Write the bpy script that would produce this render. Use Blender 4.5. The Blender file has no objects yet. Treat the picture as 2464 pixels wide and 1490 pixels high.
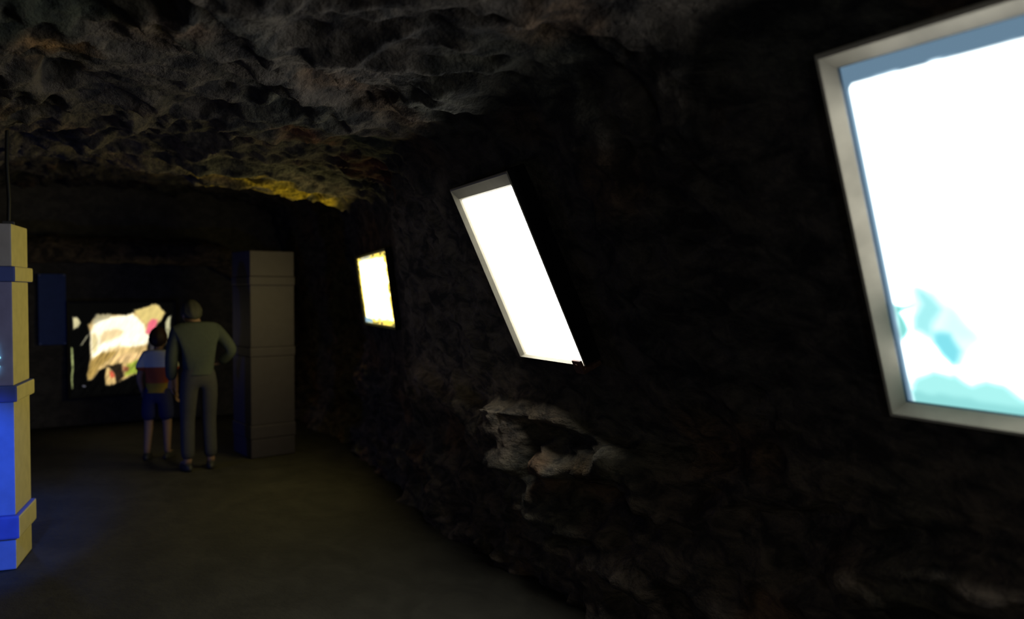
import bpy, bmesh, math, random
import numpy as np
from mathutils import Vector, Matrix

S = bpy.context.scene
COL = S.collection
random.seed(4)

# ------------------------------------------------------------------ camera
cam = bpy.data.cameras.new('camera')
cam.sensor_width = 36.0
cam.lens = 36.0 * 1850.0 / 2464.0
cam.clip_start = 0.05
cam.dof.use_dof = True
cam.dof.focus_distance = 3.4
cam.dof.aperture_fstop = 1.2
cam_ob = bpy.data.objects.new('camera', cam)
COL.objects.link(cam_ob)
cam_ob.location = (0, 0, 1.55)
cam_ob.rotation_euler = (math.radians(90 - 1.4), 0, math.radians(-30.2))
S.camera = cam_ob

# ------------------------------------------------------------------ world, exposure, lamps
S.view_settings.view_transform = 'Standard'
S.view_settings.look = 'None'
S.view_settings.gamma = 1.0
S.view_settings.use_curve_mapping = False
S.view_settings.exposure = 0.0
w = bpy.data.worlds.new('cave_dark')
S.world = w
w.use_nodes = True
w.node_tree.nodes['Background'].inputs[0].default_value = (0.5, 0.6, 1.0, 1)
w.node_tree.nodes['Background'].inputs[1].default_value = 0.0
try:
    S.cycles.use_denoising = True
    S.cycles.max_bounces = 6
    S.cycles.diffuse_bounces = 4
    S.cycles.sample_clamp_indirect = 2.0
except Exception:
    pass

L_LARGE, L_MID, L_FAR, L_END = 9.0, 8.0, 10.0, 1.1

# blue spotlight standing low on the left, washing the near display column
sp = bpy.data.lights.new('blue_spotlight', 'SPOT')
sp.energy = 130
sp.color = (0.02, 0.15, 1.0)
sp.spot_size = math.radians(40)
sp.spot_blend = 0.45
sp.shadow_soft_size = 0.08
spo = bpy.data.objects.new('blue_spotlight', sp)
COL.objects.link(spo)
spo.location = (-0.42, 3.35, 1.25)
spo.rotation_euler = (Vector((-0.56, 5.1, 0.36)) - spo.location).to_track_quat('-Z', 'Y').to_euler()

# unseen blue fill added behind the near column, for the far column's side
sp2 = bpy.data.lights.new('blue_fill', 'POINT')
sp2.energy = 7
sp2.color = (0.03, 0.16, 1.0)
sp2.shadow_soft_size = 0.06
spo2 = bpy.data.objects.new('blue_fill', sp2)
COL.objects.link(spo2)
spo2.location = (-0.42, 6.6, 0.5)

# unseen weak fill light added behind the viewer to lift the right wall
bl = bpy.data.lights.new('rear_fill', 'POINT')
bl.energy = 15
bl.color = (0.80, 0.88, 1.0)
bl.shadow_soft_size = 0.12
blo = bpy.data.objects.new('rear_fill', bl)
COL.objects.link(blo)
blo.location = (-0.9, -1.6, 1.9)


# ------------------------------------------------------------------ helpers
def tag(o, label=None, cat=None, group=None, kind=None):
    if label: o['label'] = label
    if cat: o['category'] = cat
    if group: o['group'] = group
    if kind: o['kind'] = kind
    return o


def empty(name, loc=(0, 0, 0), rz=0.0):
    o = bpy.data.objects.new(name, None)
    o.empty_display_size = 0.1
    COL.objects.link(o)
    o.location = loc
    o.rotation_euler = (0, 0, rz)
    return o


def link(name, me, mat=None, parent=None, smooth=False):
    o = bpy.data.objects.new(name, me)
    COL.objects.link(o)
    if mat is not None and not me.materials:
        me.materials.append(mat)
    if parent is not None:
        o.parent = parent
    if smooth:
        me.polygons.foreach_set('use_smooth', np.ones(len(me.polygons), dtype=bool))
    return o


def from_bm(name, bm, mat=None, parent=None, smooth=False):
    bmesh.ops.recalc_face_normals(bm, faces=bm.faces)
    me = bpy.data.meshes.new(name)
    bm.to_mesh(me)
    bm.free()
    return link(name, me, mat, parent, smooth)


def bevel_box(bm, cx, cy, cz, sx, sy, sz, bev=0.006, seg=2):
    r = bmesh.ops.create_cube(bm, size=1.0)
    vs = r['verts']
    for v in vs:
        v.co = Vector((cx + v.co.x * sx, cy + v.co.y * sy, cz + v.co.z * sz))
    if bev > 0:
        es = list({e for v in vs for e in v.link_edges})
        bmesh.ops.bevel(bm, geom=es, offset=bev, segments=seg, affect='EDGES', profile=0.6)


def grid_mesh(name, P, flip=False):
    """P: (n, m, 3) array -> quad mesh"""
    n, m = P.shape[:2]
    idx = np.arange(n * m).reshape(n, m)
    a, b, c, d = idx[:-1, :-1], idx[1:, :-1], idx[1:, 1:], idx[:-1, 1:]
    q = np.stack([a, b, c, d], -1).reshape(-1, 4)
    if flip:
        q = q[:, ::-1]
    me = bpy.data.meshes.new(name)
    me.vertices.add(n * m)
    me.vertices.foreach_set('co', P.reshape(-1).astype(np.float32))
    me.loops.add(q.size)
    me.loops.foreach_set('vertex_index', q.reshape(-1).astype(np.int32))
    me.polygons.add(len(q))
    me.polygons.foreach_set('loop_start', np.arange(0, q.size, 4, dtype=np.int32))
    me.update(calc_edges=True)
    me.validate()
    return me


def vcol(me, rgb, name='tint'):
    at = me.color_attributes.new(name, 'FLOAT_COLOR', 'POINT')
    a = np.ones((len(me.vertices), 4), np.float32)
    a[:, :3] = rgb
    at.data.foreach_set('color', a.reshape(-1))


def _hash(ix, iy, iz, s):
    h = (ix * 374761393 + iy * 668265263 + iz * 2147483647 * 3 + s * 1274126177) & 0xFFFFFFFF
    h = ((h ^ (h >> 13)) * 1274126177) & 0xFFFFFFFF
    h = h ^ (h >> 16)
    return (h & 0xFFFFFF).astype(np.float64) / 0xFFFFFF


def vnoise(p, s=0):
    p = np.asarray(p, np.float64)
    i = np.floor(p).astype(np.int64)
    f = p - i
    f = f * f * f * (f * (f * 6 - 15) + 10)
    r = 0
    for dx in (0, 1):
        wx = f[..., 0] if dx else 1 - f[..., 0]
        for dy in (0, 1):
            wy = f[..., 1] if dy else 1 - f[..., 1]
            for dz in (0, 1):
                wz = f[..., 2] if dz else 1 - f[..., 2]
                r = r + wx * wy * wz * _hash(i[..., 0] + dx, i[..., 1] + dy, i[..., 2] + dz, s)
    return r * 2 - 1


def sstep(a, b, x):
    t = np.clip((x - a) / (b - a), 0, 1)
    return t * t * (3 - 2 * t)


# ------------------------------------------------------------------ materials
def mat_base(name):
    m = bpy.data.materials.new(name)
    m.use_nodes = True
    nt = m.node_tree
    return m, nt, nt.nodes['Principled BSDF']


def mat_simple(name, rgb, rough=0.7, noise=0.12, scale=30.0, bump=0.0, spec=0.3, metallic=0.0):
    m, nt, b = mat_base(name)
    tc = nt.nodes.new('ShaderNodeTexCoord')
    no = nt.nodes.new('ShaderNodeTexNoise')
    no.inputs['Scale'].default_value = scale
    no.inputs['Detail'].default_value = 5
    nt.links.new(tc.outputs['Object'], no.inputs['Vector'])
    rp = nt.nodes.new('ShaderNodeValToRGB')
    rp.color_ramp.elements[0].position = 0.3
    rp.color_ramp.elements[1].position = 0.7
    rp.color_ramp.elements[0].color = tuple(c * (1 - noise) for c in rgb) + (1,)
    rp.color_ramp.elements[1].color = tuple(min(1, c * (1 + noise)) for c in rgb) + (1,)
    nt.links.new(no.outputs['Fac'], rp.inputs['Fac'])
    nt.links.new(rp.outputs['Color'], b.inputs['Base Color'])
    b.inputs['Roughness'].default_value = rough
    b.inputs['Specular IOR Level'].default_value = spec
    b.inputs['Metallic'].default_value = metallic
    if bump > 0:
        bp = nt.nodes.new('ShaderNodeBump')
        bp.inputs['Strength'].default_value = bump
        bp.inputs['Distance'].default_value = 0.01
        nt.links.new(no.outputs['Fac'], bp.inputs['Height'])
        nt.links.new(bp.outputs['Normal'], b.inputs['Normal'])
    return m


def mat_rock(name, dark=(0.035, 0.033, 0.032), light=(0.155, 0.132, 0.107), bump=1.0, scale=9.0):
    m, nt, b = mat_base(name)
    tc = nt.nodes.new('ShaderNodeTexCoord')
    mp = nt.nodes.new('ShaderNodeMapping')
    mp.inputs['Scale'].default_value = (1.0, 0.75, 1.3)
    nt.links.new(tc.outputs['Object'], mp.inputs['Vector'])
    n1 = nt.nodes.new('ShaderNodeTexNoise')
    n1.inputs['Scale'].default_value = scale
    n1.inputs['Detail'].default_value = 8
    n1.inputs['Roughness'].default_value = 0.62
    n1.inputs['Distortion'].default_value = 0.6
    nt.links.new(mp.outputs['Vector'], n1.inputs['Vector'])
    rp = nt.nodes.new('ShaderNodeValToRGB')
    rp.color_ramp.elements[0].position = 0.40
    rp.color_ramp.elements[1].position = 0.64
    rp.color_ramp.elements[0].color = dark + (1,)
    rp.color_ramp.elements[1].color = light + (1,)
    nt.links.new(n1.outputs['Fac'], rp.inputs['Fac'])
    at = nt.nodes.new('ShaderNodeAttribute')
    at.attribute_name = 'tint'
    mx = nt.nodes.new('ShaderNodeMix')
    mx.data_type = 'RGBA'
    mx.blend_type = 'MULTIPLY'
    mx.inputs[0].default_value = 1.0
    nt.links.new(rp.outputs['Color'], mx.inputs[6])
    nt.links.new(at.outputs['Color'], mx.inputs[7])
    nt.links.new(mx.outputs[2], b.inputs['Base Color'])
    b.inputs['Roughness'].default_value = 0.85
    b.inputs['Specular IOR Level'].default_value = 0.25
    n2 = nt.nodes.new('ShaderNodeTexNoise')
    n2.inputs['Scale'].default_value = 22
    n2.inputs['Detail'].default_value = 7
    n2.inputs['Roughness'].default_value = 0.6
    nt.links.new(mp.outputs['Vector'], n2.inputs['Vector'])
    bp = nt.nodes.new('ShaderNodeBump')
    bp.inputs['Strength'].default_value = bump
    bp.inputs['Distance'].default_value = 0.05
    nt.links.new(n2.outputs['Fac'], bp.inputs['Height'])
    nt.links.new(bp.outputs['Normal'], b.inputs['Normal'])
    return m


def mat_backlit(name, strength):
    """printed transparency: picture colours in the mesh attribute 'picture', light from behind"""
    m, nt, b = mat_base(name)
    at = nt.nodes.new('ShaderNodeAttribute')
    at.attribute_name = 'picture'
    b.inputs['Base Color'].default_value = (0.008, 0.008, 0.008, 1)
    b.inputs['Roughness'].default_value = 0.5
    b.inputs['Specular IOR Level'].default_value = 0.1
    nt.links.new(at.outputs['Color'], b.inputs['Emission Color'])
    b.inputs['Emission Strength'].default_value = strength
    return m


M_rock = mat_rock('rock_dark')
M_floor = mat_rock('floor_concrete', (0.030, 0.028, 0.020), (0.045, 0.042, 0.030), bump=0.25, scale=4.0)
M_back = mat_rock('end_wall_plaster', (0.07, 0.065, 0.058), (0.12, 0.11, 0.095), bump=0.4)

# ------------------------------------------------------------------ cave tunnel
Y0, Y1 = -3.0, 10.2
ys = np.arange(Y0, Y1 + 1e-6, 0.02)


def ip(y, xs, vs):
    return np.interp(y, xs, vs)


KY = [-3, 1.6, 2.6, 3.6, 4.3, 5.2, 6.6, 7.3, 10.2]
XREF = ip(ys, KY, [2.015, 2.015, 2.02, 2.025, 2.05, 2.095, 2.325, 2.62, 2.62])
LEAN = ip(ys, KY, [.34, .34, .455, .455, .33, .14, .13, .15, .15])
CEIL = ip(ys, [-3, 3, 5.5, 6.5, 7.0, 10.2], [2.5, 2.49, 2.45, 2.44, 2.80, 2.75])
FOOT = ip(ys, [-3, 1.2, 2.4, 2.9, 4.0, 5.2, 6.5, 10.2], [2.45, 2.42, 2.2, 2.1, 2.1, 2.15, 2.3, 2.45])
LEFT = ip(ys, [-3, 5, 7, 10.2], [-1.75, -1.7, -1.6, -1.5])


def catmull(ctrl, n):
    c = np.array(ctrl, float)
    c = np.vstack([2 * c[0] - c[1], c, 2 * c[-1] - c[-2]])
    out = []
    for i in range(1, len(c) - 2):
        for t in np.linspace(0, 1, n[i - 1], endpoint=False):
            p0, p1, p2, p3 = c[i - 1], c[i], c[i + 1], c[i + 2]
            out.append(0.5 * (2 * p1 + (p2 - p0) * t + (2 * p0 - 5 * p1 + 4 * p2 - p3) * t * t + (3 * p1 - p0 - 3 * p2 + p3) * t ** 3))
    out.append(c[-2])
    return np.array(out)


SEG = [18, 18, 16, 44, 14, 36, 40, 40, 22, 30, 30]
prof = []
for k, y in enumerate(ys):
    X, l, H, Ft, Lf = XREF[k], LEAN[k], CEIL[k], FOOT[k], LEFT[k]
    wx = lambda h: X - l * (h - 1.25)
    top = H - 0.22
    ctrl = [(Ft + 0.05, -0.08), (0.5 * Ft + 0.5 * X + 0.12, 0.34), (0.25 * Ft + 0.75 * X + 0.08, 0.75),
            (wx(1.08), 1.08), (wx(2.12), 2.12), (wx(2.12) - 0.30, H - 0.12), (0.80, H + 0.01),
            (0.1, H + 0.06), (-0.8, H - 0.05), (Lf + 0.12, H - 0.45), (Lf - 0.05, 1.0), (Lf, -0.08)]
    prof.append(catmull(ctrl, SEG))
prof = np.array(prof)                       # (nY, nT, 2)
nY, nT = prof.shape[:2]
cut1 = sum(SEG[:5]) + 6
cut2 = sum(SEG[:9])
P = np.zeros((nY, nT, 3))
P[..., 0] = prof[..., 0]
P[..., 1] = ys[:, None]
P[..., 2] = prof[..., 1]
d_t = np.gradient(P, axis=1)
d_y = np.gradient(P, axis=0)
N = np.cross(d_t, d_y)
N /= np.linalg.norm(N, axis=-1, keepdims=True)
# point normals into the tunnel
cen = np.zeros_like(P)
cen[..., 0] = 0.2
cen[..., 1] = P[..., 1]
cen[..., 2] = 1.3
sgn = np.sign(((cen - P) * N).sum(-1, keepdims=True))
N = N * sgn

strat = P.copy()
strat[..., 2] = P[..., 2] * 1.5 + 0.35 * P[..., 0]
strat[..., 1] = P[..., 1] * 0.8 + 0.25 * P[..., 0]
warp = np.stack([vnoise(strat * 1.3 + 7, 1), vnoise(strat * 1.3 + 31, 2), vnoise(strat * 1.3 + 53, 3)], -1)
q = strat + 0.28 * warp
D = np.zeros((nY, nT))
low = sstep(1.15, 0.7, P[..., 2])
ceil_m = sstep(2.1, 2.35, P[..., 2]) * sstep(1.45, 1.1, P[..., 0])
D += vnoise(q * 0.9, 11) * (0.05 + 0.05 * low + 0.03 * ceil_m)
D += (1 - np.abs(vnoise(q * 2.1, 12)) * 2) * (0.03 + 0.045 * low + 0.03 * ceil_m)
D += (1 - np.abs(vnoise(q * 4.3, 13)) * 2) * (0.022 + 0.025 * low + 0.02 * ceil_m)
D += (1 - np.abs(vnoise(q * 8.5, 14)) * 2) * 0.024
D += vnoise(q * 17, 15) * 0.018
D += vnoise(q * 31, 16) * 0.009
pit = vnoise(q * 3.0 + 90, 17)
D -= sstep(0.35, 0.7, pit) * 0.10 * (0.25 + 0.75 * ceil_m)
# two ledges of harder rock under the second box, a hollow beneath each
for (cy_, cz_, ly_, lz_, am) in ((3.25, 0.97, 0.42, 0.07, 0.13), (2.88, 0.735, 0.34, 0.06, 0.15), (3.55, 0.66, 0.2, 0.06, 0.09), (3.32, 0.36, 0.16, 0.08, 0.10),
                                 (2.55, 0.62, 0.25, 0.06, 0.09), (3.30, 0.50, 0.10, 0.10, 0.10), (2.62, 0.80, 0.22, 0.05, 0.08), (3.0, 0.40, 0.20, 0.06, 0.09), (2.7, 0.30, 0.2, 0.07, 0.09), (3.75, 0.85, 0.15, 0.09, 0.08), (3.6, 0.40, 0.14, 0.08, 0.08), (1.5, 0.62, 0.25, 0.06, 0.10), (1.1, 0.78, 0.2, 0.06, 0.09), (3.05, 0.86, 0.26, 0.045, -0.08), (2.85, 0.56, 0.26, 0.06, -0.10), (3.35, 0.75, 0.08, 0.14, -0.12)):
    zz_ = P[..., 2] - cz_ + 0.12 * (P[..., 1] - cy_) + 0.04 * vnoise(P * 5, 19)
    D += am * np.exp(-((P[..., 1] - cy_) / ly_) ** 2 - (zz_ / lz_) ** 2) * (np.arange(nT)[None, :] < cut1)
# calm rock around the light boxes
rightw = (np.arange(nT)[None, :] < cut1) * np.ones((nY, 1))
calm = np.zeros((nY, nT))
for (ya, yb, ha, hb) in ((-0.3, 1.45, 1.05, 2.3), (2.6, 3.5, 1.1, 2.15), (5.1, 6.7, 1.15, 2.05)):
    m = (sstep(ya - 0.35, ya - 0.05, P[..., 1]) * sstep(yb + 0.35, yb + 0.05, P[..., 1])
         * sstep(ha - 0.25, ha - 0.03, P[..., 2]) * sstep(hb + 0.25, hb + 0.03, P[..., 2]))
    calm = np.maximum(calm, m * rightw)
D = D * (1 - 0.92 * calm) - 0.012 * calm
P = P + N * D[..., None]
# the foot of the walls goes a little under the floor
P[:, 0, 2] = -0.06
P[:, -1, 2] = -0.06

# rock tint: mineral stains, tonal patches, and light painted into the colour
tint = np.ones((nY, nT, 3))
sn = vnoise(P * 2.2 + 5, 21)
sn2 = vnoise(P * 5.0 + 9, 22)


def tint_patch(center, rad, col, amt=1.0):
    global tint
    d = np.linalg.norm((P - np.array(center)) / np.array(rad), axis=-1)
    k = sstep(1.0, 0.45, d + 0.45 * sn2) * amt
    tint = tint * (1 - k[..., None]) + np.array(col) * k[..., None]


g = sstep(0.15, 0.6, sn)[..., None]
tint = tint * (1 - g * 0.55) + np.array((0.8, 1.0, 0.92)) * g * 0.55
g = sstep(0.2, 0.65, vnoise(P * 3.1 + 77, 23))[..., None]
tint = tint * (1 - g * 0.6) + np.array((1.5, 1.05, 0.7)) * g * 0.6
STAINS_AND_LIGHT = []   # filled below
STAINS_AND_LIGHT += [((1.20, 4.12, 2.38), (0.30, 0.30, 0.4), (1.9, 1.0, 0.55)),
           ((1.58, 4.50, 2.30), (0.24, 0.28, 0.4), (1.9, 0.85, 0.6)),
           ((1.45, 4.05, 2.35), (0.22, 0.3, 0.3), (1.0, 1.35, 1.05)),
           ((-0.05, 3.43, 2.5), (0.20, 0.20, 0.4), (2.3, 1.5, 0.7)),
           ((-0.3, 2.7, 2.5), (0.75, 0.65, 0.6), (0.36, 0.50, 0.44)), ((1.22, 2.03, 2.4), (0.07, 0.05, 0.12), (4.0, 4.2, 4.5)),  # a darker greenish patch, then a small whitish spot
           ((1.50, 6.15, 2.35), (0.62, 0.50, 0.4), (4.4, 3.7, 0.3)),  # yellow light of the far box painted onto the ceiling
           ((1.95, 3.2, 0.97), (0.2, 0.32, 0.12), (1.15, 0.98, 0.60)),
           ((1.95, 2.9, 0.74), (0.2, 0.25, 0.12), (1.25, 1.0, 0.58))]
wallgrey = sstep(3.3, 3.7, P[..., 1]) * sstep(5.3, 4.9, P[..., 1]) * sstep(0.75, 1.0, P[..., 2]) * sstep(2.25, 1.95, P[..., 2]) * rightw  # smooth paler wall section, with the glow near the boxes painted in
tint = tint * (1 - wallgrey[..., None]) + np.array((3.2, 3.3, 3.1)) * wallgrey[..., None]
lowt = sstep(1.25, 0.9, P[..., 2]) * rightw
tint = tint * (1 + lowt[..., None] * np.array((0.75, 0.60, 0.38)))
for st in STAINS_AND_LIGHT:
    tint_patch(*st)

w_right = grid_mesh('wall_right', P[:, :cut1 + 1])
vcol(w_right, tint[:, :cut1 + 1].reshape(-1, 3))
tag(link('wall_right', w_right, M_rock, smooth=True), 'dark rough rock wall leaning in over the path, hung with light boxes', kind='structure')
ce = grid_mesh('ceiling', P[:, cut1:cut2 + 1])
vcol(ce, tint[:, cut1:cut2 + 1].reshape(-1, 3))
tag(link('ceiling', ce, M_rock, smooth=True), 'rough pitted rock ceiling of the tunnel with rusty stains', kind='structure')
wl = grid_mesh('wall_left', P[:, cut2:])
vcol(wl, tint[:, cut2:].reshape(-1, 3))
tag(link('wall_left', wl, M_rock, smooth=True), 'dark rock wall on the left of the tunnel', kind='structure')

# floor
fx = np.arange(-1.95, 3.0, 0.04)
fy = np.arange(Y0, Y1 + 0.001, 0.04)
FP = np.zeros((len(fy), len(fx), 3))
FP[..., 0] = fx[None, :]
FP[..., 1] = fy[:, None]
FP[..., 2] = vnoise(FP * 1.7, 31) * 0.004 - 0.004
fm = grid_mesh('floor', FP, flip=True)
vcol(fm, np.ones((len(fm.vertices), 3)))
tag(link('floor', fm, M_floor, smooth=True), 'smooth trodden grey-brown floor of the tunnel', kind='structure')


def end_wall(name, y, zt, sign):
    xs_ = np.arange(-2.0, 3.2, 0.04)
    zs_ = np.arange(-0.1, zt, 0.04)
    G = np.zeros((len(zs_), len(xs_), 3))
    G[..., 0] = xs_[None, :]
    G[..., 2] = zs_[:, None]
    G[..., 1] = y + sign * (0.02 * vnoise(G * 2.0 + 3, 41) + 0.012 * vnoise(G * 6 + 8, 42))
    me = grid_mesh(name, G)
    vcol(me, np.ones((len(me.vertices), 3)))
    return link(name, me, M_back, smooth=True)


tag(end_wall('wall_back', 10.16, 3.1, -1), 'plain dark wall closing the far end of the tunnel', kind='structure')
tag(end_wall('wall_front', -2.95, 3.1, 1), 'dark wall closing the near end of the tunnel', kind='structure')

# rock lintel over the end recess
lx = np.linspace(-1.7, 2.05, 150)
ang = np.linspace(0, 1, 46)
LP = np.zeros((len(lx), len(ang) + 2, 3))
for i, x in enumerate(lx):
    drop = 0.22 * sstep(1.45, 2.0, x)
    ring = [(10.22, 1.88 - drop), ]
    for a in ang:
        t = a * math.pi
        ring.append((9.98 - 0.30 * math.sin(t) ** 0.7, 1.86 - drop + 0.30 * (0.5 - 0.5 * math.cos(t))))
    ring.append((10.22, 2.18 - drop))
    LP[i, :, 0] = x
    LP[i, :, 1] = [r[0] for r in ring]
    LP[i, :, 2] = [r[1] for r in ring]
nz = 0.05 * vnoise(LP * 3, 51) + 0.025 * vnoise(LP * 8, 52) + 0.012 * vnoise(LP * 18, 53)
nz[:, 0] = 0
nz[:, -1] = 0
LP[..., 1] -= nz
LP[..., 2] += nz * 0.6
lm = grid_mesh('trim_1', LP)
vcol(lm, np.ones((len(lm.vertices), 3)) * np.array((1.25, 1.1, 0.9)))
tag(link('trim_1', lm, M_rock, smooth=True), 'rough brownish rock lintel over the recess at the tunnel end', kind='structure')


# ------------------------------------------------------------------ light boxes
def poly_mask(pts, U, V, soft):
    """soft inside mask of a polygon"""
    pts = np.array(pts, float)
    inside = np.zeros(U.shape, bool)
    dmin = np.full(U.shape, 1e9)
    n = len(pts)
    for i in range(n):
        x1, y1 = pts[i]
        x2, y2 = pts[(i + 1) % n]
        c = ((y1 > V) != (y2 > V)) & (U < (x2 - x1) * (V - y1) / (y2 - y1 + 1e-12) + x1)
        inside ^= c
        dx, dy = x2 - x1, y2 - y1
        t = np.clip(((U - x1) * dx + (V - y1) * dy) / (dx * dx + dy * dy + 1e-12), 0, 1)
        dmin = np.minimum(dmin, np.hypot(U - x1 - t * dx, V - y1 - t * dy))
    s = np.where(inside, dmin, -dmin)
    return sstep(-soft, soft, s)


def lay(img, mask, col, amt=1.0):
    """lay a printed tone over the picture (mixing densities, as film does)"""
    k = (mask * amt)[..., None]
    return np.exp(np.log(np.maximum(img, 1e-4)) * (1 - k) + np.log(np.maximum(np.array(col, float), 1e-4)) * k)


def basis(center, yaw, lean, roll):
    A = Vector((math.sin(yaw), math.cos(yaw), 0))
    Nn = Vector((-math.cos(yaw), math.sin(yaw), 0))
    B = Vector((0, 0, 1)) * math.cos(lean) + Nn * math.sin(lean)
    A2 = A * math.cos(roll) + B * math.sin(roll)
    B2 = B * math.cos(roll) - A * math.sin(roll)
    X = -A2
    Yv = B2.cross(X)
    return Matrix(((X.x, Yv.x, B2.x, center[0]), (X.y, Yv.y, B2.y, center[1]), (X.z, Yv.z, B2.z, center[2]), (0, 0, 0, 1)))


def light_box(mtx, wd, ht, profile, picture, strength, frame_mat, label, nx, nz, group=None, sides=(1, 1, 1, 1), lip_mat=None):
    root = empty('light_box')
    root.matrix_world = mtx
    tag(root, label, 'light box', group)
    # frame: mitred moulding, profile given as (outward, towards viewer)
    for nm, prf, fmat in (('inner_lip', profile[:3], lip_mat or frame_mat), ('frame', profile[2:-1], frame_mat), ('housing', profile[-2:], M_black)):
      bm = bmesh.new()
      rings = []
      for (o_, dpt) in prf:
        x0, x1, z0, z1 = -wd / 2 - o_ * sides[0], wd / 2 + o_ * sides[1], -ht / 2 - o_ * sides[2], ht / 2 + o_ * sides[3]
        rings.append([bm.verts.new(c) for c in ((x0, -dpt, z0), (x1, -dpt, z0), (x1, -dpt, z1), (x0, -dpt, z1))])
      for r0, r1 in zip(rings[:-1], rings[1:]):
        for i in range(4):
            j = (i + 1) % 4
            bm.faces.new((r0[i], r0[j], r1[j], r1[i]))
      if nm == 'housing':
        bm.faces.new(rings[-1])
      from_bm(nm, bm, fmat, root)
    # picture panel
    us = np.linspace(-wd / 2 - 0.002, wd / 2 + 0.002, nx)
    vs = np.linspace(-ht / 2 - 0.002, ht / 2 + 0.002, nz)
    G = np.zeros((nz, nx, 3))
    G[..., 0] = us[None, :]
    G[..., 2] = vs[:, None]
    me = grid_mesh('light_panel', G)
    U, V = np.meshgrid(us + wd / 2, vs + ht / 2)
    vcol(me, picture(U, V).reshape(-1, 3), 'picture')
    link('light_panel', me, mat_backlit('backlit_picture', strength), root)
    return root


M_black = mat_simple('black_frame', (0.006, 0.006, 0.006), 0.5, 0.1, 20)
M_lip = mat_simple('frame_lip_blue', (0.07, 0.11, 0.15), 0.4, 0.15, 12, 0.0, 0.4)
M_frame = mat_simple('frame_grey_brown', (0.50, 0.47, 0.37), 0.45, 0.15, 12, 0.0, 0.4)
M_frame2 = mat_simple('frame_grey', (0.40, 0.37, 0.28), 0.5, 0.12, 12, 0.0, 0.4)
M_frame3 = mat_simple('frame_dark', (0.04, 0.04, 0.03), 0.5, 0.12, 12)

PROF_BIG = [(0, -0.004), (0.001, 0.004), (0.003, 0.008), (0.006, 0.010), (0.042, 0.032), (0.052, 0.033), (0.058, 0.026), (0.060, -0.11)]
PROF_MID = [(0, -0.004), (0.002, 0.004), (0.007, 0.012), (0.009, 0.013), (0.040, 0.028), (0.044, 0.028), (0.047, 0.024), (0.047, -0.11)]
PROF_FAR = [(0, -0.004), (0.001, 0.004), (0.002, 0.010), (0.003, 0.012), (0.018, 0.018), (0.022, 0.018), (0.024, 0.015), (0.024, -0.09)]


def pic_large(U, V):
    img = np.ones(U.shape + (3,))
    nz_ = vnoise(np.stack([U * 30, V * 30, U * 0], -1), 61)
    Uw, Vw = U + 0.004 * nz_, V + 0.004 * vnoise(np.stack([U * 30, V * 30, U * 0 + 5], -1), 62)
    U = U - 0.012
    Uw = Uw - 0.012
    A = [(0.071, 0.331), (0.093, 0.317), (0.115, 0.293), (0.126, 0.265), (0.104, 0.237), (0.084, 0.2), (0.052, 0.213), (0.059, 0.249), (0.082, 0.282)]
    B = [(0.095, 0.205), (0.138, 0.203), (0.156, 0.159), (0.144, 0.127), (0.129, 0.115), (0.107, 0.141), (0.089, 0.172)]
    C = [(0.152, 0.279), (0.177, 0.26), (0.196, 0.226), (0.216, 0.197), (0.165, 0.191), (0.121, 0.216)]
    Dd = [(0.000, 0.285), (0.028, 0.274), (0.058, 0.281), (0.017, 0.255), (0.03, 0.212), (0.008, 0.175), (0, 0.19)]
    Ee = [(0.0, 0.05), (0.018, 0.075), (0.073, 0.102), (0.118, 0.092), (0.132, 0.097), (0.173, 0.073), (0.21, 0.088), (0.254, 0.079),
          (0.29, 0.05), (0.45, 0.07), (0.7, 0.05), (1.3, 0.08), (1.3, -0.02), (0, -0.02)]
    Wd = [(0.03, 0.20), (0.05, 0.34), (0.13, 0.33), (0.23, 0.19), (0.15, 0.10), (0.09, 0.16)]
    t = 1 / 9.0
    img = lay(img, poly_mask(Wd, Uw, Vw, 0.03), (0.70 * t, 1.0 * t, 1.0 * t), 0.9)
    img = lay(img, poly_mask(C, Uw, Vw, 0.02), (0.70 * t, 1.0 * t, 1.0 * t), 0.8)
    img = lay(img, poly_mask(A, Uw, Vw, 0.014), (0.40 * t, 0.90 * t, 0.92 * t))
    img = lay(img, poly_mask(B, Uw, Vw, 0.014), (0.24 * t, 0.78 * t, 0.88 * t))
    img = lay(img, poly_mask(Dd, Uw, Vw, 0.008), (0.25 * t, 0.72 * t, 0.68 * t))
    img = lay(img, poly_mask(Ee, Uw, Vw, 0.022), (0.42 * t, 0.93 * t, 0.90 * t))
    img = lay(img, poly_mask([(0.0, 0.03), (0.6, 0.012), (1.3, 0.03), (1.3, -0.02), (0, -0.02)], Uw, Vw, 0.012), (0.30 * t, 0.75 * t, 0.74 * t))
    # printed blue-grey border along the top and the left
    dx, dy = np.maximum(0.02 - U, 0), np.maximum(V - (0.871 - 0.02) + 0.003 * nz_ * 0.6, 0)
    rr = np.hypot(dx, dy)
    img = lay(img, sstep(0.017, 0.023, rr), (0.13 * t, 0.22 * t, 0.31 * t))
    img = lay(img, sstep(0.010, 0.017, rr) * sstep(0.023, 0.018, rr), (0.9 * t, 1.15 * t, 1.2 * t), 0.6)
    return img


def pic_mid(U, V):
    img = np.ones(U.shape + (3,)) * np.array((1.0, 1.0, 0.97))
    return img


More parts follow.
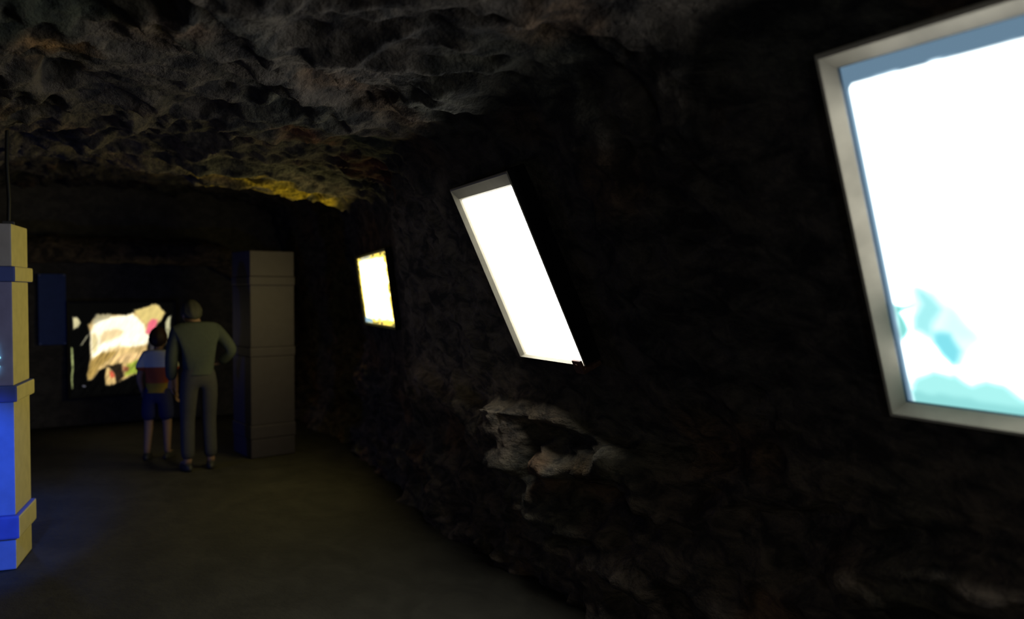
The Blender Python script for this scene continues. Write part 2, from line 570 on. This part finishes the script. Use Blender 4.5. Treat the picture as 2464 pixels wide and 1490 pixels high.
def pic_far(U, V):
    img = np.ones(U.shape + (3,)) * np.array((1.0, 0.84, 0.32))
    wd, ht = U.max(), V.max()
    n1 = vnoise(np.stack([U * 6, V * 30, U * 0], -1), 71)
    n2 = vnoise(np.stack([U * 14, V * 60, U * 0 + 3], -1), 72)
    e = np.minimum.reduce([wd - U + 0.05 * n1 + 0.03 * n2, (V + 0.012 * n1 + 0.008 * n2) * 2.6, (ht - V + 0.008 * n1) * 3.5, U * 1.6 + 0.02 * n1])
    img = lay(img, sstep(0.16, 0.06, e), (0.11, 0.075, 0.010), 0.85)
    k = sstep(0.10, 0.03, e) * sstep(-0.1, 0.3, n2)
    img = lay(img, k, (0.02, 0.018, 0.006), 0.9)
    img = lay(img, poly_mask([(0.0, 0.0), (0.33, 0.0), (0.33, 0.035), (0.0, 0.05)], U, V, 0.012), (0.03, 0.05, 0.08), 0.9)
    img = lay(img, poly_mask([(0.15, ht), (0.62, ht), (0.60, ht - 0.02), (0.2, ht - 0.03)], U, V, 0.012), (0.05, 0.055, 0.07), 0.8)
    return img


light_box(basis((1.856, 0.635, 1.66), 0.0, 0.337, 0.0) @ Matrix.Translation((-0.006, 0, 0.0215)), 1.262, 0.914, PROF_BIG, pic_large, L_LARGE, M_frame,
          'largest light box, wide blue-grey frame around a blown-out white and turquoise picture', 200, 150, sides=(0.78, 1.0, 0.75, 0.85), lip_mat=M_lip)
light_box(basis((1.82, 3.0437, 1.6134), 0.0524, 0.4348, -0.0078), 0.5468, 0.8247, PROF_MID, pic_mid, L_MID, M_frame2,
          'tall narrow light box with thin grey frame glowing plain white', 12, 16, sides=(0.7, 0.7, 0.22, 1.5))
light_box(basis((2.15, 5.8704, 1.5566), 0.1592, 0.1286, -0.0106), 1.2433, 0.5547, PROF_FAR, pic_far, L_FAR, M_frame3,
          'smallest light box further down the wall, glowing warm yellow with ragged coloured edges', 120, 60)

# small metal clip at the lower near corner of the tall narrow box
clip = empty('wall_bracket')
clip.matrix_world = basis((1.82, 3.0437, 1.6134), 0.0524, 0.4348, -0.0078) @ Matrix.Translation((0.27, -0.024, -0.425))
tag(clip, 'small rust-brown bracket under the lower corner of the tall white light box', 'bracket')
bm = bmesh.new()
bevel_box(bm, 0.0, 0.03, -0.02, 0.07, 0.10, 0.022, 0.004)
bevel_box(bm, 0.0, -0.014, 0.008, 0.07, 0.012, 0.05, 0.003)
M_rust = mat_simple('rusty_steel', (0.16, 0.08, 0.05), 0.6, 0.3, 60)
from_bm('angle_plate', bm, M_rust, clip)
bm = bmesh.new()
bmesh.ops.create_cone(bm, cap_ends=True, segments=10, radius1=0.008, radius2=0.008, depth=0.008,
                      matrix=Matrix.Translation((0, -0.022, 0.012)) @ Matrix.Rotation(math.pi / 2, 4, 'X'))
from_bm('bolt', bm, M_rust, clip)


# ------------------------------------------------------------------ picture on the end wall
PX0, PX1, PZ0, PZ1 = 0.045, 1.135, 0.34, 1.41


def pic_end(U, V):
    x = 173 + (U + PX0 - 0.0662) / 1.055 * 242
    k = 0.00475 + (x - 173) / 242 * 0.00029
    y = 700 + (1.55 - (V + PZ0)) / k - 0.004 * (x - 173)
    n = vnoise(np.stack([x / 9, y / 26, x * 0], -1), 81)
    n2 = vnoise(np.stack([x / 4, y / 12, x * 0 + 9], -1), 82)
    x_, y_ = x + 1.5 * n, y + 1.5 * n2
    img = np.ones(x.shape + (3,)) * np.array((0.0012, 0.0012, 0.001))

    def L(pts, col, soft=4, amt=1.0):
        nonlocal img
        img = lay(img, poly_mask(pts, x_, y_, soft), col, amt)
    tan, cream, white = (0.62, 0.42, 0.16), (0.9, 0.72, 0.38), (1.25, 1.15, 0.85)
    L([(209, 782), (232, 757), (262, 755), (300, 758), (330, 745), (352, 738), (366, 731), (380, 733), (388, 744), (397, 752), (390, 762),
       (378, 780), (362, 805), (353, 828), (349, 865), (343, 895), (318, 900), (290, 915), (262, 928), (250, 928), (248, 905), (252, 885), (236, 890),
       (222, 912), (209, 916), (207, 900), (214, 862), (216, 815), (214, 800)], tan, 3.5)
    L([(214, 800), (228, 772), (262, 762), (300, 758), (316, 753), (330, 766), (343, 780), (350, 800), (360, 806), (352, 828), (330, 832), (290, 836),
       (262, 845), (232, 858), (217, 862)], white, 5)
    L([(247, 797), (282, 790), (294, 797), (285, 808), (258, 820), (240, 826), (238, 808)], (0.85, 0.62, 0.30), 5, 0.8)
    L([(218, 805), (226, 800), (234, 815), (232, 840), (221, 850)], (0.75, 0.60, 0.26), 4, 0.7)
    L([(318, 745), (352, 738), (366, 731), (380, 733), (388, 744), (397, 752), (380, 775), (358, 785), (345, 778), (333, 765)], (0.75, 0.58, 0.20), 4)
    L([(352, 778), (363, 768), (378, 768), (376, 782), (358, 804), (348, 800)], (0.85, 0.16, 0.22), 3.5)
    L([(236, 852), (262, 838), (285, 832), (330, 840), (336, 858), (318, 868), (290, 872), (255, 872), (230, 875)], (0.72, 0.50, 0.20), 6, 0.8)
    L([(216, 868), (240, 850), (275, 845), (262, 862), (236, 880), (224, 905), (210, 914), (208, 900)], (0.40, 0.26, 0.07), 4)
    L([(262, 862), (300, 850), (336, 850), (330, 865), (290, 870)], (0.92, 0.60, 0.28), 6, 0.6)
    L([(300, 878), (335, 862), (345, 845), (349, 865), (343, 893), (318, 898), (295, 905)], (0.34, 0.42, 0.05), 4)
    L([(252, 880), (288, 874), (292, 905), (275, 925), (270, 900), (262, 885)], (0.02, 0.014, 0.008), 3)
    L([(260, 893), (266, 893), (270, 905), (262, 910)], (0.6, 0.10, 0.05), 2.5)
    L([(292, 882), (306, 882), (302, 893), (292, 893)], (0.30, 0.10, 0.05), 3)
    L([(226, 757), (262, 755), (268, 760), (235, 775), (218, 782)], (0.35, 0.33, 0.22), 4, 0.7)
    # bright slivers at both borders
    L([(175, 763), (184, 762), (194, 775), (186, 789), (176, 793)], (0.62, 0.55, 0.30), 3)
    L([(172, 835), (176, 838), (177, 880), (174, 935), (171, 935)], (0.28, 0.32, 0.12), 1.6)
    L([(206, 808), (214, 803), (198, 829), (192, 831)], (0.30, 0.28, 0.18), 2)
    L([(196, 926), (204, 926), (204, 930), (196, 930)], (0.15, 0.15, 0.2), 2)
    L([(405, 762), (413, 757), (411, 770), (408, 840), (413, 915), (409, 918), (402, 850), (398, 790), (398, 775)], (0.55, 0.52, 0.30), 2.5)
    L([(402, 790), (407, 790), (407, 850), (401, 850)], (0.18, 0.17, 0.09), 2, 0.8)
    # figures inside the picture
    L([(355, 815), (368, 790), (384, 785), (391, 800), (390, 835), (384, 850), (356, 850)], (0.028, 0.026, 0.030), 3)
    L([(372, 796), (388, 798), (389, 826), (380, 822)], (0.16, 0.075, 0.05), 3)
    L([(358, 868), (374, 852), (400, 850), (408, 872), (400, 885), (372, 885)], (0.42, 0.48, 0.38), 4)
    L([(380, 850), (390, 840), (394, 860), (386, 890), (384, 918), (378, 920), (379, 880)], (0.75, 0.66, 0.36), 2.5)
    L([(388, 888), (399, 888), (400, 912), (389, 915)], (0.72, 0.20, 0.04), 3)
    L([(360, 925), (385, 912), (398, 914), (392, 928), (368, 934)], (0.50, 0.28, 0.05), 4, 0.9)
    L([(394, 850), (405, 850), (405, 878), (398, 880)], (0.50, 0.55, 0.42), 3, 0.8)
    st_ = vnoise(np.stack([(x + 0.6 * y) / 4, (y - 0.6 * x) / 22, x * 0 + 4], -1), 83) + 0.6 * vnoise(np.stack([(x + 0.6 * y) / 2.2, (y - 0.6 * x) / 12, x * 0 + 6], -1), 84)
    lowp = sstep(800, 860, y)
    img = img * (1 + (0.12 + 0.38 * lowp) * st_)[..., None]
    return np.clip(img, 0.0005, 3)


root = empty('backlit_picture', ((PX0 + PX1) / 2, 10.06, (PZ0 + PZ1) / 2))
tag(root, 'large backlit picture of pale and tan shapes on black, on the end wall', 'picture')
wd, ht = PX1 - PX0, PZ1 - PZ0
us = np.linspace(0, wd, 200)
vs = np.linspace(0, ht, 190)
G = np.zeros((190, 200, 3))
G[..., 0] = us[None, :] - wd / 2
G[..., 2] = vs[:, None] - ht / 2
me = grid_mesh('light_panel', G)
U, V = np.meshgrid(us, vs)
vcol(me, pic_end(U, V).reshape(-1, 3), 'picture')
link('light_panel', me, mat_backlit('end_picture', L_END), root)
bm = bmesh.new()
rings = []
for (o_, dpt) in [(-0.002, -0.005), (-0.002, 0.008), (0.002, 0.01), (0.02, 0.014), (0.024, 0.010), (0.024, -0.06)]:
    hw, hh = wd / 2 + o_, ht / 2 + o_
    rings.append([bm.verts.new(c) for c in ((-hw, -dpt, -hh), (hw, -dpt, -hh), (hw, -dpt, hh), (-hw, -dpt, hh))])
for r0, r1 in zip(rings[:-1], rings[1:]):
    for i in range(4):
        j = (i + 1) % 4
        bm.faces.new((r0[i], r0[j], r1[j], r1[i]))
bm.faces.new(rings[-1])
from_bm('frame', bm, M_black, root)

# dim blue board beside it
bb = empty('wall_board', (-0.12, 10.10, 1.34))
tag(bb, 'unlit dark blue board left of the backlit picture on the end wall', 'board')
bm = bmesh.new()
bevel_box(bm, 0, 0, 0, 0.27, 0.024, 0.80, 0.004)
from_bm('board', bm, mat_simple('blue_paint', (0.05, 0.09, 0.32), 0.6, 0.1, 10), bb)
bm = bmesh.new()
for sx in (-0.12, 0.12):
    for sz in (-0.385, 0.385):
        bmesh.ops.create_cone(bm, cap_ends=True, segments=12, radius1=0.007, radius2=0.006, depth=0.006,
                              matrix=Matrix.Translation((sx, -0.015, sz)) @ Matrix.Rotation(math.pi / 2, 4, 'X'))
from_bm('mounting_screws', bm, mat_simple('steel', (0.3, 0.3, 0.3), 0.4, 0.05, 30, metallic=1.0), bb)


# ------------------------------------------------------------------ display columns
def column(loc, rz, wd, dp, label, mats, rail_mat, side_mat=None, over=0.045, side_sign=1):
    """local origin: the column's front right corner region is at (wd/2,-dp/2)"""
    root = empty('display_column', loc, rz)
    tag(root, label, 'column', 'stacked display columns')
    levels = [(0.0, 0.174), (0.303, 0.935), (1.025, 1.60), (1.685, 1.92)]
    def paint_side_light(o):
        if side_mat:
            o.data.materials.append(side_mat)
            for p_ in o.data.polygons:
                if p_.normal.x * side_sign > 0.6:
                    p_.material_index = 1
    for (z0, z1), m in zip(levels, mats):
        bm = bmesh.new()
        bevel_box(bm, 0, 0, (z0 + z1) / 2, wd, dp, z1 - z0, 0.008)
        paint_side_light(from_bm('block', bm, m, root))
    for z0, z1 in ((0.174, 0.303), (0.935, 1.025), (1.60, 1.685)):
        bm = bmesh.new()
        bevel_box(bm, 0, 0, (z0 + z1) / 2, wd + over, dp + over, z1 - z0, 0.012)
        paint_side_light(from_bm('rail', bm, rail_mat, root))
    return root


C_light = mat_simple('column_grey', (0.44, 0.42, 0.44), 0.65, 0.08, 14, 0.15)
C_blue_lit = mat_simple('column_blue_lit', (0.045, 0.05, 0.12), 0.65, 0.08, 14, 0.15)  # blue light on the far column's left side, put into the colour
C_yellow_lit = mat_simple('column_yellow_lit', (0.64, 0.55, 0.20), 0.65, 0.08, 14, 0.15)  # yellow light on the near column's side, partly put into the colour
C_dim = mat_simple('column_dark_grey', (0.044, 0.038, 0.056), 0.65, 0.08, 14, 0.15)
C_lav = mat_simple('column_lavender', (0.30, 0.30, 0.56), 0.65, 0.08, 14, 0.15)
C_blue = mat_simple('column_blue', (0.18, 0.26, 0.50), 0.6, 0.08, 14, 0.15)  # this, lavender and rail carry part of the blue lamplight as colour
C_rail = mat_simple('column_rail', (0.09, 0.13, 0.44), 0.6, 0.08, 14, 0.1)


def corner_loc(corner, rz, wd, dp, sx):
    c, s = math.cos(rz), math.sin(rz)
    lx_, ly_ = sx * wd / 2, -dp / 2
    return (corner[0] - (c * lx_ - s * ly_), corner[1] - (s * lx_ + c * ly_), 0)


near_rz = math.radians(-10)
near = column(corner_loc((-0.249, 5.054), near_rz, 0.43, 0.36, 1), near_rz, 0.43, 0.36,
              'display column of stacked blocks with blue-lit front and yellow-lit side', [C_blue, C_blue, C_lav, C_light], C_rail, C_yellow_lit)
far_rz = math.radians(9)
column(corner_loc((1.469, 7.294), far_rz, 0.424, 0.465, -1), far_rz, 0.424, 0.465,
       'dim grey display column of stacked blocks standing beside the adult visitor', [C_dim] * 4, C_dim, C_blue_lit, 0.014, -1)

# glowing turquoise sign stroke on the near column's front
m_sign, nt, b = mat_base('sign_glow')
b.inputs['Base Color'].default_value = (0.2, 0.5, 0.5, 1)
b.inputs['Emission Color'].default_value = (0.35, 0.95, 1.0, 1)
b.inputs['Emission Strength'].default_value = 0.9


def stroke(pts, r):
    cu = bpy.data.curves.new('sign_letter', 'CURVE')
    cu.dimensions = '3D'
    cu.bevel_depth = r
    cu.bevel_resolution = 2
    spn = cu.splines.new('POLY')
    spn.points.add(len(pts) - 1)
    for p_, c_ in zip(spn.points, pts):
        p_.co = (c_[0], c_[1], c_[2], 1)
    o = bpy.data.objects.new('tmp', cu)
    COL.objects.link(o)
    dg = bpy.context.evaluated_depsgraph_get()
    me_ = bpy.data.meshes.new_from_object(o.evaluated_get(dg))
    bpy.data.objects.remove(o)
    me_.materials.clear()
    return me_


fy_ = -0.36 / 2 - 0.006
sl = link('sign_letter', stroke([(0.105, fy_, 1.262), (0.128, fy_, 1.262), (0.140, fy_, 1.235), (0.138, fy_, 1.20), (0.150, fy_, 1.182), (0.118, fy_, 1.155)], 0.009), m_sign, near, True)
sl['label'] = 'glowing turquoise sign stroke'
sl = link('sign_letter', stroke([
(0.112, fy_, 1.112), (0.135, fy_, 1.115), (0.150, fy_, 1.13), (0.135, fy_, 1.09), (0.105, fy_, 1.085)], 0.009), m_sign, near, True)
sl['label'] = 'glowing turquoise sign stroke'

# cable running up from the near column to the rock
cab = empty('power_cable', (-0.27, 5.22, 1.92))
tag(cab, 'thin dark cable rising from the top of the blue-lit column', 'cable')
link('cable', stroke([(0, 0, 0.0), (0.004, 0, 0.15), (-0.004, 0, 0.35), (0.0, 0, 0.52), (0.0, 0.0, 0.66)], 0.010), mat_simple('cable_rubber', (0.01, 0.01, 0.01), 0.5), cab, True)
bm = bmesh.new()
bevel_box(bm, 0, 0, 0.012, 0.06, 0.06, 0.024, 0.006)
from_bm('cable_gland', bm, mat_simple('gland', (0.05, 0.05, 0.05), 0.5), cab)


# ------------------------------------------------------------------ visitors
def skinned(verts, edges, radii, root=0, levels=2):
    me_ = bpy.data.meshes.new('tmp_skin')
    me_.from_pydata([tuple(v) for v in verts], edges, [])
    o = bpy.data.objects.new('tmp_skin', me_)
    COL.objects.link(o)
    sm = o.modifiers.new('skin', 'SKIN')
    sm.use_smooth_shade = True
    sk = me_.skin_vertices[0].data
    for i, r in enumerate(radii):
        sk[i].radius = r if isinstance(r, tuple) else (r, r)
        sk[i].use_root = (i == root)
    ss = o.modifiers.new('sub', 'SUBSURF')
    ss.levels = levels
    dg = bpy.context.evaluated_depsgraph_get()
    out = bpy.data.meshes.new_from_object(o.evaluated_get(dg))
    bpy.data.objects.remove(o)
    bpy.data.meshes.remove(me_)
    return out


def join_meshes(name, parts):
    bm = bmesh.new()
    for p_ in parts:
        bm.from_mesh(p_)
    me_ = bpy.data.meshes.new(name)
    bm.to_mesh(me_)
    bm.free()
    for p_ in parts:
        bpy.data.meshes.remove(p_)
    return me_


def head_mesh(c, s, tilt, turn):
    """head with brow, nose, chin, mouth and ears; faces +Y before turn"""
    bm = bmesh.new()
    bmesh.ops.create_uvsphere(bm, u_segments=32, v_segments=24, radius=1.0)
    for v in bm.verts:
        x, y, z = v.co
        jaw = 1.0 - 0.30 * max(0, -z) ** 1.2
        X, Yv, Z = x * 0.076 * jaw, y * 0.095 * (1 - 0.12 * max(0, -z)), z * 0.118
        if y > 0:
            nose = math.exp(-((x / 0.16) ** 2)) * math.exp(-(((z + 0.12) / 0.20) ** 2))
            Yv += 0.020 * nose
            Yv += 0.006 * math.exp(-(((z - 0.22) / 0.12) ** 2)) * math.exp(-((x / 0.6) ** 2))
            for sx in (-1, 1):
                Yv -= 0.009 * math.exp(-(((x - sx * 0.38) / 0.17) ** 2) - (((z - 0.03) / 0.10) ** 2))
            Yv += 0.007 * math.exp(-((x / 0.28) ** 2) - (((z + 0.47) / 0.06) ** 2))
            Yv -= 0.006 * math.exp(-((x / 0.26) ** 2) - (((z + 0.53) / 0.03) ** 2))
            Yv += 0.010 * math.exp(-((x / 0.3) ** 2) - (((z + 0.85) / 0.15) ** 2))
        v.co = (X, Yv, Z)
    for sx in (-1, 1):
        r = bmesh.ops.create_uvsphere(bm, u_segments=12, v_segments=8, radius=1.0)
        for v in r['verts']:
            v.co = Vector((sx * 0.076 + v.co.x * 0.010, -0.006 + v.co.y * 0.020, -0.008 + v.co.z * 0.032))
    M = Matrix.Translation(c) @ Matrix.Rotation(turn, 4, 'Z') @ Matrix.Rotation(tilt, 4, 'X') @ Matrix.Scale(s, 4)
    bmesh.ops.transform(bm, matrix=M, verts=bm.verts)
    me_ = bpy.data.meshes.new('h')
    bm.to_mesh(me_)
    bm.free()
    return me_, M


def hand_mesh(wrist, direction, side_dir, s, parts):
    """palm plus five curled fingers; direction = along the fingers, side_dir = towards the thumb"""
    d = Vector(direction).normalized()
    t = Vector(side_dir)
    t = (t - d * t.dot(d)).normalized()
    n = d.cross(t)
    w0 = Vector(wrist)
    palm_end = w0 + d * 0.085 * s
    parts.append(skinned([w0 - d * 0.02 * s, w0 + d * 0.03 * s, palm_end], [(0, 1), (1, 2)],
                         [(0.022 * s, 0.020 * s), (0.034 * s, 0.017 * s), (0.036 * s, 0.014 * s)], 0, 1))
    for k, ln in enumerate((0.070, 0.080, 0.074, 0.058)):
        b0 = w0 + d * 0.07 * s + t * (0.026 - 0.0175 * k) * s
        b1 = b0 + d * ln * 0.55 * s + n * 0.006 * s
        b2 = b1 + (d * 0.85 + n * 0.5).normalized() * ln * 0.4 * s
        b3 = b2 + (d * 0.5 + n * 0.85).normalized() * ln * 0.3 * s
        parts.append(skinned([b0, b1, b2, b3], [(0, 1), (1, 2), (2, 3)], [0.0095 * s, 0.009 * s, 0.008 * s, 0.0065 * s], 0, 1))
    a0 = w0 + d * 0.022 * s + t * 0.026 * s
    a1 = a0 + (d * 0.7 + t * 0.7).normalized() * 0.036 * s
    a2 = a1 + (d * 0.9 + t * 0.2 + n * 0.3).normalized() * 0.03 * s
    parts.append(skinned([a0, a1, a2], [(0, 1), (1, 2)], [0.012 * s, 0.0105 * s, 0.008 * s], 0, 1))


def person(loc, rz, J, s_head, label, skin_m, shirt_m, trouser_m, shoe_m, hair_m, bulk=1.0, shorts=False, long_sleeve=True,
           head_tilt=0.0, head_turn=0.0, hand_scale=1.0, extra=None, group='visitors at the end of the tunnel', hair_len=0.0):
    root = empty('person', loc, rz)
    tag(root, label, 'person', group)
    V = Vector
    order = ['pelvis', 'waist', 'chest', 'neck', 'head',
             'shL', 'elL', 'wrL', 'shR', 'elR', 'wrR', 'hipL', 'knL', 'anL', 'toL', 'hipR', 'knR', 'anR', 'toR']
    ix = {k: i for i, k in enumerate(order)}
    ed = [('pelvis', 'waist'), ('waist', 'chest'), ('chest', 'neck'), ('neck', 'head'), ('chest', 'shL'), ('shL', 'elL'), ('elL', 'wrL'),
          ('chest', 'shR'), ('shR', 'elR'), ('elR', 'wrR'), ('pelvis', 'hipL'), ('hipL', 'knL'), ('knL', 'anL'), ('anL', 'toL'),
          ('pelvis', 'hipR'), ('hipR', 'knR'), ('knR', 'anR'), ('anR', 'toR')]
    rad = dict(pelvis=(.125, .10), waist=(.115, .088), chest=(.135, .095), neck=.052, head=.05, shL=.055, shR=.055, elL=.040, elR=.040,
               wrL=.027, wrR=.027, hipL=.082, hipR=.082, knL=.055, knR=.055, anL=.037, anR=.037, toL=.030, toR=.030)

    def sc(r, f, add=0.0):
        return tuple(a * f + add for a in r) if isinstance(r, tuple) else (r * f + add, r * f + add)
    body = [skinned([J[k] for k in order], [(ix[a], ix[b_]) for a, b_ in ed], [sc(rad[k], bulk) for k in order], 0, 2)]
    hm, HM = head_mesh(V(J['head']), s_head, head_tilt, head_turn)
    body.append(hm)
    hand_mesh(J['wrL'], V(J['wrL']) - V(J['elL']), J.get('thL', (0, 1, 0)), hand_scale, body)
    hand_mesh(J['wrR'], J.get('hdR', V(J['wrR']) - V(J['elR'])), J.get('thR', (0, 1, 0)), hand_scale, body)
    bo = link('body', join_meshes('body', body), skin_m, root, True)

    def limb(keys, edges, add, f=1.0, override=None):
        r = [sc((override or {}).get(k, rad[k]), bulk * f, add) for k in keys]
        kk = {k: i for i, k in enumerate(keys)}
        return skinned([J2[k] for k in keys], [(kk[a], kk[b_]) for a, b_ in edges], r, 0, 2)
    J2 = {k: V(v) for k, v in J.items() if k in ix}
    # shirt or jacket
    for sd in ('L', 'R'):
        J2['cuff' + sd] = J2['el' + sd].lerp(J2['wr' + sd], 0.92) if long_sleeve else J2['sh' + sd].lerp(J2['el' + sd], 0.72)
        rad['cuff' + sd] = .032 if long_sleeve else .050
        J2['leg' + sd] = J2['kn' + sd].lerp(J2['an' + sd], 0.97) if not shorts else J2['hip' + sd].lerp(J2['kn' + sd], 0.92)
        rad['leg' + sd] = .050 if not shorts else .075
    J2['hem'] = J2['pelvis'].lerp(J2['waist'], -0.15)
    rad['hem'] = (.135, .11)
    J2['collar'] = J2['chest'].lerp(J2['neck'], 1.02)
    rad['collar'] = .066
    keys = ['waist', 'hem', 'chest', 'collar', 'shL', 'shR', 'cuffL', 'cuffR'] + (['elL', 'elR'] if long_sleeve else [])
    e2 = [('waist', 'hem'), ('waist', 'chest'), ('chest', 'collar'), ('chest', 'shL'), ('chest', 'shR')]
    e2 += [('shL', 'elL'), ('elL', 'cuffL'), ('shR', 'elR'), ('elR', 'cuffR')] if long_sleeve else [('shL', 'cuffL'), ('shR', 'cuffR')]
    sh = link('shirt', limb(keys, e2, 0.018, 1.0, dict(chest=(.155, .125), shL=.064, shR=.064)), shirt_m, root, True)
    keys = ['pelvis', 'hipL', 'hipR', 'legL', 'legR', 'waist'] + ([] if shorts else ['knL', 'knR'])
    e2 = [('pelvis', 'waist'), ('pelvis', 'hipL'), ('pelvis', 'hipR')]
    e2 += [('hipL', 'legL'), ('hipR', 'legR')] if shorts else [('hipL', 'knL'), ('knL', 'legL'), ('hipR', 'knR'), ('knR', 'legR')]
    tr = link('shorts' if shorts else 'trousers', limb(keys, e2, 0.012, 1.0, dict(waist=(.105, .08))), trouser_m, root, True)
    # shoes
    for sd in ('L', 'R'):
        bm = bmesh.new()
        r = bmesh.ops.create_uvsphere(bm, u_segments=20, v_segments=12, radius=1.0)
        an, to = V(J['an' + sd]), V(J['to' + sd])
        ln = (to - an)
        ln.z = 0
        fd = ln.normalized()
        sdv = V((fd.y, -fd.x, 0))
        f = s_head
        for v in bm.verts:
            x, y, z = v.co
            hgt = 0.060 if y < 0 else 0.060 - 0.022 * y
            zz = max(z, -0.35) * hgt * f + 0.35 * 0.060 * f
            v.co = V((an.x, an.y, 0)) + fd * (0.055 * f + y * 0.125 * f) + sdv * (x * 0.045 * f) + V((0, 0, zz))
        from_bm('shoe', bm, shoe_m, root, True)
    # hair
    bm = bmesh.new()
    bmesh.ops.create_uvsphere(bm, u_segments=32, v_segments=20, radius=1.0)
    for v in bm.verts:
        x, y, z = v.co
        k = 1 + 0.05 * math.sin(9 * math.atan2(x, y)) * (1 - abs(z)) + 0.03 * math.sin(17 * x + 11 * z)
        back = max(0, -y)
        zz = z * 0.128 if z > 0 else z * (0.075 + 0.05 * back + hair_len * back)
        v.co = V((x * 0.090 * k, (y * 0.103 - 0.016) * k if y < 0.55 else 0.0407 * k, zz + 0.008))
    bmesh.ops.transform(bm, matrix=HM, verts=bm.verts)
    from_bm('hair', bm, hair_m, root, True)
    # eyes
    for sx in (-1, 1):
        bm = bmesh.new()
        bmesh.ops.create_uvsphere(bm, u_segments=10, v_segments=8, radius=0.0105)
        bmesh.ops.transform(bm, matrix=HM @ Matrix.Translation((sx * 0.029, 0.078, 0.004)), verts=bm.verts)
        from_bm('eye', bm, M_eye, root, True)
    return root


M_eye = mat_simple('eye_white', (0.6, 0.6, 0.58), 0.2, 0.02)
M_skin = mat_simple('skin', (0.30, 0.19, 0.14), 0.55, 0.06, 25)
M_hairg = mat_simple('grey_hair', (0.045, 0.045, 0.038), 0.7, 0.25, 60)
M_hairb = mat_simple('brown_hair', (0.035, 0.018, 0.012), 0.6, 0.25, 60)
M_jacket = mat_simple('green_grey_cloth', (0.05, 0.062, 0.058), 0.85, 0.1, 40)
M_trs = mat_simple('grey_cloth', (0.05, 0.05, 0.058), 0.85, 0.1, 40)
M_blue = mat_simple('navy_cloth', (0.02, 0.025, 0.10), 0.8, 0.1, 40)
M_shirt, nt, b = mat_base('white_and_orange_shirt')
tc = nt.nodes.new('ShaderNodeTexCoord')
sx_ = nt.nodes.new('ShaderNodeSeparateXYZ')
nt.links.new(tc.outputs['Object'], sx_.inputs[0])
rp = nt.nodes.new('ShaderNodeValToRGB')
rp.color_ramp.interpolation = 'CONSTANT'
rp.color_ramp.elements[0].color = (0.45, 0.30, 0.03, 1)
rp.color_ramp.elements[1].position = 0.64
rp.color_ramp.elements[1].color = (0.5, 0.10, 0.03, 1)
e_ = rp.color_ramp.elements.new(0.77)
e_.color = (0.75, 0.78, 0.70, 1)
nt.links.new(sx_.outputs['Z'], rp.inputs['Fac'])
nt.links.new(rp.outputs['Color'], b.inputs['Base Color'])
b.inputs['Roughness'].default_value = 0.85
M_shoe = mat_simple('shoe_leather', (0.04, 0.04, 0.04), 0.5, 0.1, 40)

adult = dict(pelvis=(0, 0, 0.82), waist=(0, 0.02, 0.93), chest=(0, 0.06, 1.12), neck=(0, 0.10, 1.26), head=(-0.03, 0.15, 1.345),
             shL=(-0.17, 0.07, 1.19), elL=(-0.215, 0.04, 0.95), wrL=(-0.20, 0.13, 0.76),
             shR=(0.17, 0.07, 1.19), elR=(0.285, -0.02, 1.02), wrR=(0.185, 0.10, 0.90), hdR=(-0.8, 0.5, -0.1), thR=(0, 0.2, 1),
             hipL=(-0.08, 0, 0.78), knL=(-0.09, 0.03, 0.43), anL=(-0.10, -0.02, 0.07), toL=(-0.12, 0.12, 0.035),
             hipR=(0.08, 0, 0.78), knR=(0.085, 0.03, 0.43), anR=(0.09, -0.01, 0.07), toR=(0.12, 0.13, 0.035))
person((1.0, 7.12, 0), math.radians(4), adult, 0.93, 'adult in green-grey top and grey trousers, back turned, hand on hip, before the picture',
       M_skin, M_jacket, M_trs, M_shoe, M_hairg, 0.95, head_tilt=-0.35, head_turn=0.25, hand_scale=0.9)
k = 0.80
child = dict(pelvis=(0, 0, 0.56), waist=(0, 0.01, 0.65), chest=(0, 0.02, 0.79), neck=(0, 0.03, 0.91), head=(0, 0.055, 1.0),
             shL=(-0.105, 0.02, 0.855), elL=(-0.14, -0.01, 0.68), wrL=(-0.13, 0.06, 0.545),
             shR=(0.105, 0.02, 0.855), elR=(0.14, -0.01, 0.68), wrR=(0.13, 0.06, 0.545),
             hipL=(-0.06, 0, 0.53), knL=(-0.075, 0.02, 0.29), anL=(-0.085, -0.015, 0.055), toL=(-0.10, 0.09, 0.03),
             hipR=(0.06, 0, 0.53), knR=(0.07, 0.02, 0.29), anR=(0.075, -0.01, 0.055), toR=(0.09, 0.10, 0.03))
USE_CHILD = True
if USE_CHILD:
    M_leg = mat_simple('pale_tights', (0.34, 0.34, 0.36), 0.8, 0.1, 40)
    kid = person((0.73, 7.75, 0), math.radians(-20), child, 0.80, 'small child in white and orange shirt and navy shorts standing in front of the picture',
           M_skin, M_shirt, M_blue, M_shoe, M_hairb, 0.70, shorts=True, long_sleeve=False, hand_scale=0.62)
    kid.scale = (1.1, 1.1, 1.1)
